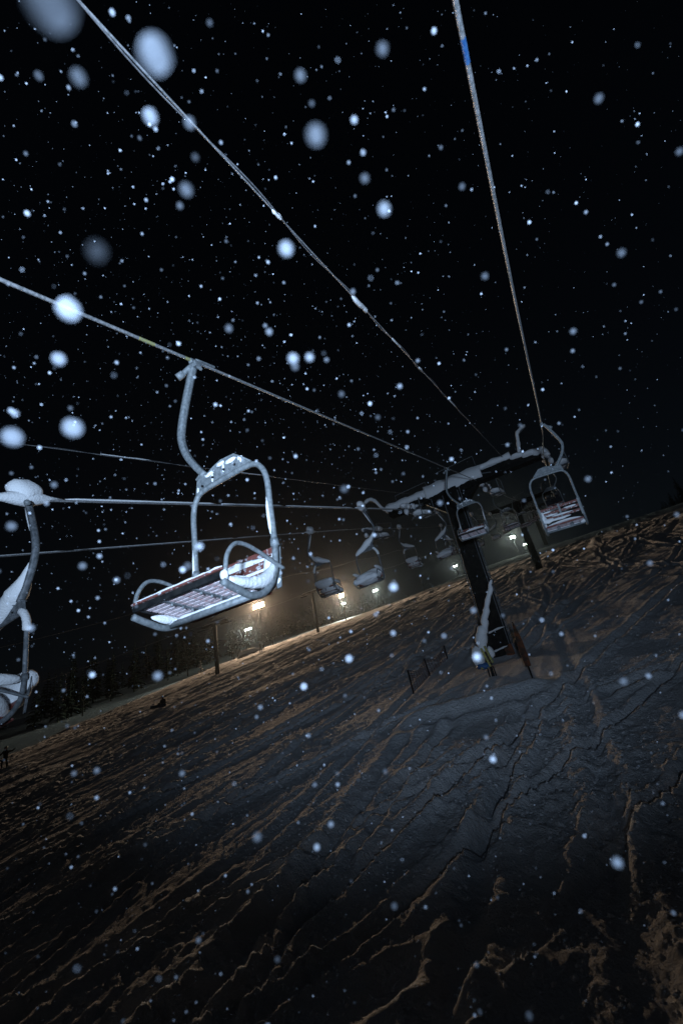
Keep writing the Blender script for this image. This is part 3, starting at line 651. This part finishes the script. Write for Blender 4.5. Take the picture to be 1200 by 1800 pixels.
# safety net on three stakes, left
stk = [((728, 1222), (716, 1178)), ((757, 1190), (745, 1158)), ((787, 1163), (780, 1135))]
S = []
for k, (bq, tq) in enumerate(stk):
    g0 = g_at(*bq); tpp = at(*tq, g0.y+.1); S.append((g0, tpp))
    o = MB().bar((0, 0, -.4), tpp-g0, .05).build('fence_stake', 'black'); o.location = g0
    fin(o, ['thin dark fence stake nearest the drift, lower left of the tower foot', 'middle thin dark stake of the short net fence', 'upper thin dark stake of the short net fence'][k], 'stake')
root = empty('safety_net', tuple(S[0][0])); fin(root, 'sagging dark red safety net between three stakes left of the tower foot', 'net')
mb = MB()
for k in range(2):
    (g0, a0), (g1, a1) = S[k], S[k+1]; o0 = S[0][0]
    for i_ in range(9):
        t_ = i_/8; sag = .25*math.sin(t_*math.pi)
        mb.bar(g0.lerp(g1, t_)-o0+Vector((0, 0, .05)), a0.lerp(a1, t_)-o0-Vector((0, 0, sag)), .012)
    for j_ in range(9):
        h_ = j_/8; pts = [g0.lerp(g1, t_).lerp(a0.lerp(a1, t_)-Vector((0, 0, .25*math.sin(t_*math.pi))), .06+.94*h_)-o0 for t_ in np.linspace(0, 1, 7)]
        mb.tube(pts, .007, 4)
mb.build('mesh_netting', 'net', root)

# ---------------------------------------------------------------- people
def skinned(verts, edges, radii, m, name, parent):
    me = bpy.data.meshes.new(name); me.from_pydata(verts, edges, []); o = bpy.data.objects.new(name, me); col.objects.link(o); o.parent = parent
    me.materials.append(M[m]); sk = o.modifiers.new('skin', 'SKIN'); sk.use_smooth_shade = True
    for k, r in enumerate(radii): me.skin_vertices[0].data[k].radius = (r, r*.85)
    me.skin_vertices[0].data[0].use_root = True
    sb = o.modifiers.new('sub', 'SUBSURF'); sb.levels = 1; sb.render_levels = 2; return o
POSE = dict(
    stand=dict(hip=(0, 0, .92), ch=(0, .0, 1.32), nk=(0, -.01, 1.50), hd=(0, -.03, 1.66), kn=(.13, -.04, .50), an=(.15, .02, .09), toe=(.17, -.16, .06), el=(.30, -.02, 1.15), ha=(.34, -.16, .95)),
    crouch=dict(hip=(0, .16, .68), ch=(0, -.06, 1.08), nk=(0, -.14, 1.24), hd=(0, -.2, 1.38), kn=(.17, -.20, .46), an=(.17, .02, .09), toe=(.17, -.16, .06), el=(.36, -.12, .95), ha=(.45, -.38, .98)),
    sit=dict(hip=(0, .1, .16), ch=(0, .16, .60), nk=(0, .12, .76), hd=(0, .08, .92), kn=(.15, -.30, .42), an=(.16, -.62, .10), toe=(.17, -.76, .16), el=(.27, .12, .42), ha=(.24, -.10, .30)),
    chair=dict(hip=(0, .0, .1), ch=(0, .06, .55), nk=(0, .04, .72), hd=(0, .0, .88), kn=(.12, -.45, .10), an=(.13, -.50, -.36), toe=(.13, -.66, -.40), el=(.24, .02, .34), ha=(.15, -.28, .24)))
def person(loc, pose, rz, lab, cloth='cloth', board=False, s=1.0, arms=0):
    root = empty('person', loc, (0, 0, rz)); root.scale = (s,)*3; fin(root, lab, 'person')
    P = POSE[pose]; m = lambda p: (-p[0], p[1], p[2]); sh = (.17, P['ch'][1], P['ch'][2]+.10); hp = (.09, P['hip'][1], P['hip'][2]-.03)
    el, ha = P['el'], P['ha']
    if arms: el = (.42, -.05, P['ch'][2]+.08); ha = (.62, -.18, P['ch'][2]+.25)
    v = [P['hip'], P['ch'], P['nk'], P['hd'], (P['hd'][0], P['hd'][1]-.01, P['hd'][2]+.10), sh, el, ha, m(sh), m(P['el']), m(P['ha']), hp, P['kn'], P['an'], P['toe'], m(hp), m(P['kn']), m(P['an']), m(P['toe'])]
    e = [(0, 1), (1, 2), (2, 3), (3, 4), (1, 5), (5, 6), (6, 7), (1, 8), (8, 9), (9, 10), (0, 11), (11, 12), (12, 13), (13, 14), (0, 15), (15, 16), (16, 17), (17, 18)]
    r = [.15, .18, .07, .10, .08, .09, .065, .05, .09, .065, .05, .11, .085, .075, .05, .11, .085, .075, .05]
    skinned(v, e, r, cloth, 'body', root)
    h = Vector(P['hd'])
    hl = MB().blob(h+Vector((0, .02, .05)), (.125, .14, .12), 12, 8, 0, 1, -.3).build('helmet', 'cloth' if cloth != 'cloth' else 'lamp', root, True)
    MB().blob(h+Vector((0, -.085, -.01)), (.07, .04, .08), 10, 6, 0, 1).build('face', 'skin', root, True)
    MB().box(h+Vector((0, -.12, .03)), (.15, .03, .055)).build('goggles', 'rubber', root, False, .01)
    if board:
        b_ = MB().tube([(x, P['toe'][1]+.06, .02+(abs(x) > .6)*.05) for x in (-.75, -.68, -.4, 0, .4, .68, .75)], [.08, .13, .14, .13, .14, .13, .08], 10, sq=(1, .08), up=(0, 0, 1)) if pose != 'sit' else MB().tube([(x, -.72, .12) for x in (-.75, -.68, -.4, 0, .4, .68, .75)], [.08, .13, .14, .13, .14, .13, .08], 10, sq=(.15, 1), up=(0, 0, 1))
        b_.build('snowboard', 'board', root, True)
    return root
def on_ground(px, py): p = hit(px, py); return (p.x, p.y, p.z)
def at_r(px, py, r):
    d = ray(px, py); d = d/np.hypot(d[0], d[1])*r; return (d[0], d[1], hz(d[0], d[1]))
person(at_r(8, 1345, 47), 'crouch', .9, 'snowboarder with an arm out at the very left edge', board=True, arms=1)
person(on_ground(285, 1250), 'sit', .4, 'dark figure sitting alone on the near tracked slope', board=True)
person(at_r(460, 1160, 82), 'stand', .3, 'person standing under the white floodlight, at the edge of the lit slope', 'cloth2')
person(at_r(419, 1163, 92), 'stand', -.5, 'dark skier standing left of the snow mound')
person(at_r(410, 1172, 88), 'crouch', 1.2, 'small dark person bending down beside the standing skier')
person(at_r(508, 1137, 150), 'stand', .2, 'tiny skier on the pale lit piste, right one of the pair')
person(at_r(498, 1142, 150), 'crouch', .6, 'tiny skier on the pale lit piste, left one of the pair')
person(at_r(716, 1056, 175), 'stand', .0, 'tiny skier farthest up the pale piste, left of the tower column', s=1.25)
person(at_r(667, 1077, 150), 'stand', .8, 'tiny skier below the small white floodlight')
cB = Vector((ROPES['B'], 25.4, ropez(25.4)))
for dx, lab in ((-.53, 'left of two riders on the dark chair beyond the right-hand chair'), (-.10, 'right of two riders on the dark chair beyond the right-hand chair')):
    person(tuple(cB+Vector((dx, .26, -2.46+.0))), 'chair', math.pi, lab, s=.95)
# snow mound by the skiers
o = MB().blob((0, 0, 0), (2.6, 2, .9), 20, 8, .12, 4, -.1).build('snow_mound', 'snow', None, True); o.location = Vector(at_r(445, 1166, 90)); fin(o, 'low snow mound beside the skiers under the white floodlight', 'snow pile')

# ---------------------------------------------------------------- trees
def conifer_mesh(mbc, mbt, base, h, seed, dens=1.0):
    rs = random.Random(seed); b0 = Vector(base)
    mbt.tube([b0+Vector((0, 0, -.5)), b0+Vector((rs.uniform(-.2, .2), 0, h*.5)), b0+Vector((0, 0, h))], [h*.018, h*.012, .02], 6)
    tiers = int(h*1.5*dens)
    for k in range(tiers):
        t_ = k/tiers; z = h*(.12+.88*t_); R = h*.20*(1-t_)**.85*rs.uniform(.65, 1.2)+.15
        nb = rs.randint(5, 8)
        for b_ in range(nb):
            if rs.random() < .12: continue
            a = rs.uniform(0, 6.28); L = R*rs.uniform(.6, 1.2); dx, dy = math.cos(a), math.sin(a); p = b0+Vector((0, 0, z)); wd = L*.28
            e = p+Vector((dx*L, dy*L, -L*.35)); m_ = p+Vector((dx*L*.55, dy*L*.55, -L*.10)); s_ = Vector((-dy, dx, 0))*wd
            mbc.add([p, m_+s_, e, m_-s_, m_+Vector((0, 0, .12)), m_+Vector((0, 0, -.3*wd-.1))], [(0, 4, 1), (1, 4, 2), (2, 4, 3), (3, 4, 0), (0, 1, 5), (1, 2, 5), (2, 3, 5), (3, 0, 5)])
def bare_tree(name, loc, h, seed, m='bark'):
    rs = random.Random(seed); root = empty(name, loc); tr = MB(); cr = MB()
    tr.tube([(0, 0, -.4), (.05, 0, h*.3), (0, .1, h*.6), (.1, 0, h)], [h*.02, h*.016, h*.01, .02], 6)
    def br(p, d, L, r, dep):
        e = p+d*L; cr.tube([p, p+d*L*.5+Vector((0, 0, L*.05)), e], [r, r*.75, r*.4], 4, cap=False)
        if dep > 0:
            for _ in range(3):
                q_ = rs.uniform(.35, 1); nd = (d+Vector((rs.uniform(-.7, .7), rs.uniform(-.7, .7), rs.uniform(-.1, .6)))).normalized(); br(p.lerp(e, q_), nd, L*.6, r*.5, dep-1)
    for k in range(16):
        z = h*rs.uniform(.25, .95); a = rs.uniform(0, 6.28); br(Vector((0, 0, z)), Vector((math.cos(a), math.sin(a), .55)).normalized(), h*.25*(1.15-z/h), h*.007, 2)
    tr.build('trunk', 'bark', root, True); cr.build('crown', m, root); return root
def forest(name, spots, lab, m='leaf'):
    c, t_ = MB(), MB()
    for k, (x, y, h) in enumerate(spots): conifer_mesh(c, t_, (x, y, hz(x, y)), h, k, .8)
    n = len(c.v); c.add(t_.v, t_.f); o = c.build(name, m); o['kind'] = 'stuff'; return fin(o, lab, 'forest')
sp = []
for k in range(230):
    y = random.uniform(20, 330); x = -132-abs(random.gauss(0, 16)); sp.append((x, y, random.uniform(9, 18)))
forest('dark_forest', sp, 'dark conifer forest along the far side of the left piste')
sp = []
for k in range(150):
    y = random.uniform(90, 330); x = 55+abs(random.gauss(0, 22))+max(0, (200-y)*.05); sp.append((x, y, random.uniform(9, 17)))
forest('dark_forest', sp, 'black forest on the right beyond the slope shoulder')
for k, (px, py, r, lab) in enumerate(((353, 1176, 88, 'snow-plastered little tree left of the dark lift tower foot'), (583, 1106, 118, 'snow-plastered little tree left of the smaller orange floodlight'), (611, 1100, 128, 'smaller snowy tree just right of the other snowy little tree'))):
    p = at_r(px, py, r); root = empty('snowy_tree', p); fin(root, lab, 'tree'); c, t_ = MB(), MB(); conifer_mesh(c, t_, (0, 0, 0), 3.6 if k < 2 else 2.4, 40+k, 2)
    c.build('crown', 'leafs', root); t_.build('trunk', 'bark', root)
for k, (px, py, r, h, lab) in enumerate(((145, 1255, 150, 9, 'bare thin tree at the edge of the left piste near the picture edge'), (330, 1190, 165, 12, 'bare tree behind the left piste beneath the near chair'), (480, 1135, 172, 11, 'bare tree behind the pale piste right of the white floodlight'), (640, 1070, 215, 11, 'bare tree behind the upper piste below the snow-heaped chair'), (742, 1030, 230, 10, 'bare tree at the top of the left piste close to the tower column'))):
    fin(bare_tree('bare_tree', at_r(px, py, r), h, k), lab, 'tree')

# ---------------------------------------------------------------- falling snow
fm = bpy.data.materials.new('snowflake'); fm.use_nodes = True; t = fm.node_tree; b = t.nodes['Principled BSDF']
b.inputs['Base Color'].default_value = (.74, .80, .92, 1); b.inputs['Roughness'].default_value = .9; an = t.nodes.new('ShaderNodeAttribute'); an.attribute_name = 'opacity'; t.links.new(an.outputs['Fac'], b.inputs['Alpha']); b.inputs['Specular IOR Level'].default_value = 0
def ico(n):
    bm = bmesh.new(); bmesh.ops.create_icosphere(bm, subdivisions=n, radius=1); v = np.array([q_.co[:] for q_ in bm.verts]); f = np.array([[q_.index for q_ in p_.verts] for p_ in bm.faces]); bm.free(); return v, f
def flakes(name, pts, rad, sub, lab, m, alpha, stretch=1.0):
    if sub: V0, F0 = ico(sub)
    else: V0 = np.array([[1, 0, 0], [-1, 0, 0], [0, 1, 0], [0, -1, 0], [0, 0, 1], [0, 0, -1.]]); F0 = np.array([[0, 2, 4], [2, 1, 4], [1, 3, 4], [3, 0, 4], [2, 0, 5], [1, 2, 5], [3, 1, 5], [0, 3, 5]])
    n = len(pts); v = V0[None]*rad[:, None, None]; v = v*(1+rng.uniform(-.05, .05, (n, len(V0), 1)) if sub else 1); v[:, :, 2] *= stretch
    v = v+pts[:, None, :]; f = F0[None]+np.arange(n)[:, None, None]*len(V0)
    me = bpy.data.meshes.new(name); me.from_pydata(v.reshape(-1, 3).tolist(), [], f.reshape(-1, 3).tolist()); me.materials.append(m)
    at_ = me.attributes.new('opacity', 'FLOAT', 'POINT'); at_.data.foreach_set('value', np.repeat(alpha, len(V0)).astype(np.float32))
    me.polygons.foreach_set('use_smooth', [True]*len(me.polygons)); o = bpy.data.objects.new(name, me); col.objects.link(o); o['kind'] = 'stuff'; o['label'] = lab; o['category'] = 'snowfall'; return o
vd = np.array(ray(600, 800)); vd /= np.linalg.norm(vd)
def cloud(n, d0, d1, skew=3.0):
    u = rng.random(n); d = (d0**skew+u*(d1**skew-d0**skew))**(1/skew)
    q = rng.normal(size=(n*16, 3)); q /= np.linalg.norm(q, axis=1)[:, None]; q = q[q @ vd > .40]; q = q[rng.random(len(q)) < .30+.70*sstep(.15, -.75, q[:, 0])*sstep(-.5, .5, q[:, 2])+.12][:n]; d = d[:len(q)]
    return q*d[:, None]
near = []; nrad = []
BIG = [(88, 2, .11, 3.4), (272, 95, .15, 3.6), (555, 237, .17, 2.6), (170, 441, .115, 1.7), (120, 543, .22, 4.6), (675, 367, .24, 2.8), (503, 437, .24, 3.4), (515, 630, .27, 3.2), (128, 752, .23, 4.4), (22, 768, .24, 4.2), (327, 333, .24, 2.6), (138, 135, .22, 2.2), (264, 204, .27, 3.0), (672, 85, .25, 2.0), (528, 132, .28, 2.2), (641, 313, .26, 1.8), (103, 631, .28, 3.4), (452, 1472, .26, 1.8), (402, 577, .3, 2.2), (838, 1155, .3, 2.6), (534, 1207, .5, 4), (613, 1158, .45, 4), (773, 884, .4, 2.4), (1033, 842, .35, 1.8), (1092, 444, .3, 1.6), (852, 485, .3, 1.6), (1007, 582, .4, 2.2), (832, 1073, .4, 2.8), (660, 1080, .5, 3), (333, 215, .33, 3.0), (620, 512, .45, 2.4), (170, 1355, .4, 2), (320, 1360, .42, 2.2), (130, 1360, .4, 1.6), (553, 1380, .6, 3), (780, 1118, .6, 4), (330, 995, .24, 1.6), (145, 995, .4, 3), (1142, 990, .4, 1.8), (20, 925, .35, 3.0), (205, 1020, .5, 3.4)]
for px, py, d, r in BIG:
    q = ray(px, py); near.append(q/np.linalg.norm(q)*d*2.0); nrad.append(r*.0019)
p1 = cloud(1300, .5, 1.9, 2.3); p2 = cloud(1800, 1.2, 2.6)
near = np.vstack([np.array(near), p1]); nrad = np.concatenate([nrad, .0012+.0040*rng.random(len(p1))**2.0])
BRIGHT = {(120, 543): .30, (272, 95): .16, (128, 752): .17, (22, 768): .15, (503, 437): .2, (515, 630): .2, (264, 204): .2, (675, 367): .15, (103, 631): .2, (88, 2): .07, (170, 441): .035, (555, 237): .10, (838, 1155): .3, (534, 1207): .3, (613, 1158): .25}
alp = np.concatenate([[BRIGHT.get((q_[0], q_[1]), .07)*.55 for q_ in BIG], .02+.20*rng.random(len(p1))**2.4])
flakes('falling_snow', near, nrad, 2, 'large out-of-focus snowflakes drifting close to the lens', fm, alp)
p3 = cloud(4200, 2.2, 6); p4 = cloud(7000, 6, 20, 2.2)
pp_ = np.vstack([p2, p3, p4]); rr2 = np.concatenate([rng.uniform(.0012, .0035, len(p2)), rng.uniform(.0015, .004, len(p3)), rng.uniform(.003, .007, len(p4))])
flakes('falling_snow', pp_, rr2, 0, 'countless small snowflakes falling through the night air', fm, .03+.42*rng.random(len(pp_))**2.4)

# ---------------------------------------------------------------- snow haze in the air
if HAZE:
    hm = bpy.data.materials.new('snowy_air'); hm.use_nodes = True; t = hm.node_tree; t.nodes.remove(t.nodes['Principled BSDF'])
    pv = t.nodes.new('ShaderNodeVolumePrincipled'); pv.inputs['Color'].default_value = (.85, .88, .92, 1); pv.inputs['Density'].default_value = HAZE; pv.inputs['Anisotropy'].default_value = .92
    t.links.new(pv.outputs[0], t.nodes['Material Output'].inputs['Volume'])
    o = MB().box((0, 0, 60), (1500, 1500, 560)).build('haze', hm); o['kind'] = 'stuff'; o['label'] = 'thin snowy haze glowing round the floodlights'; o['category'] = 'haze'
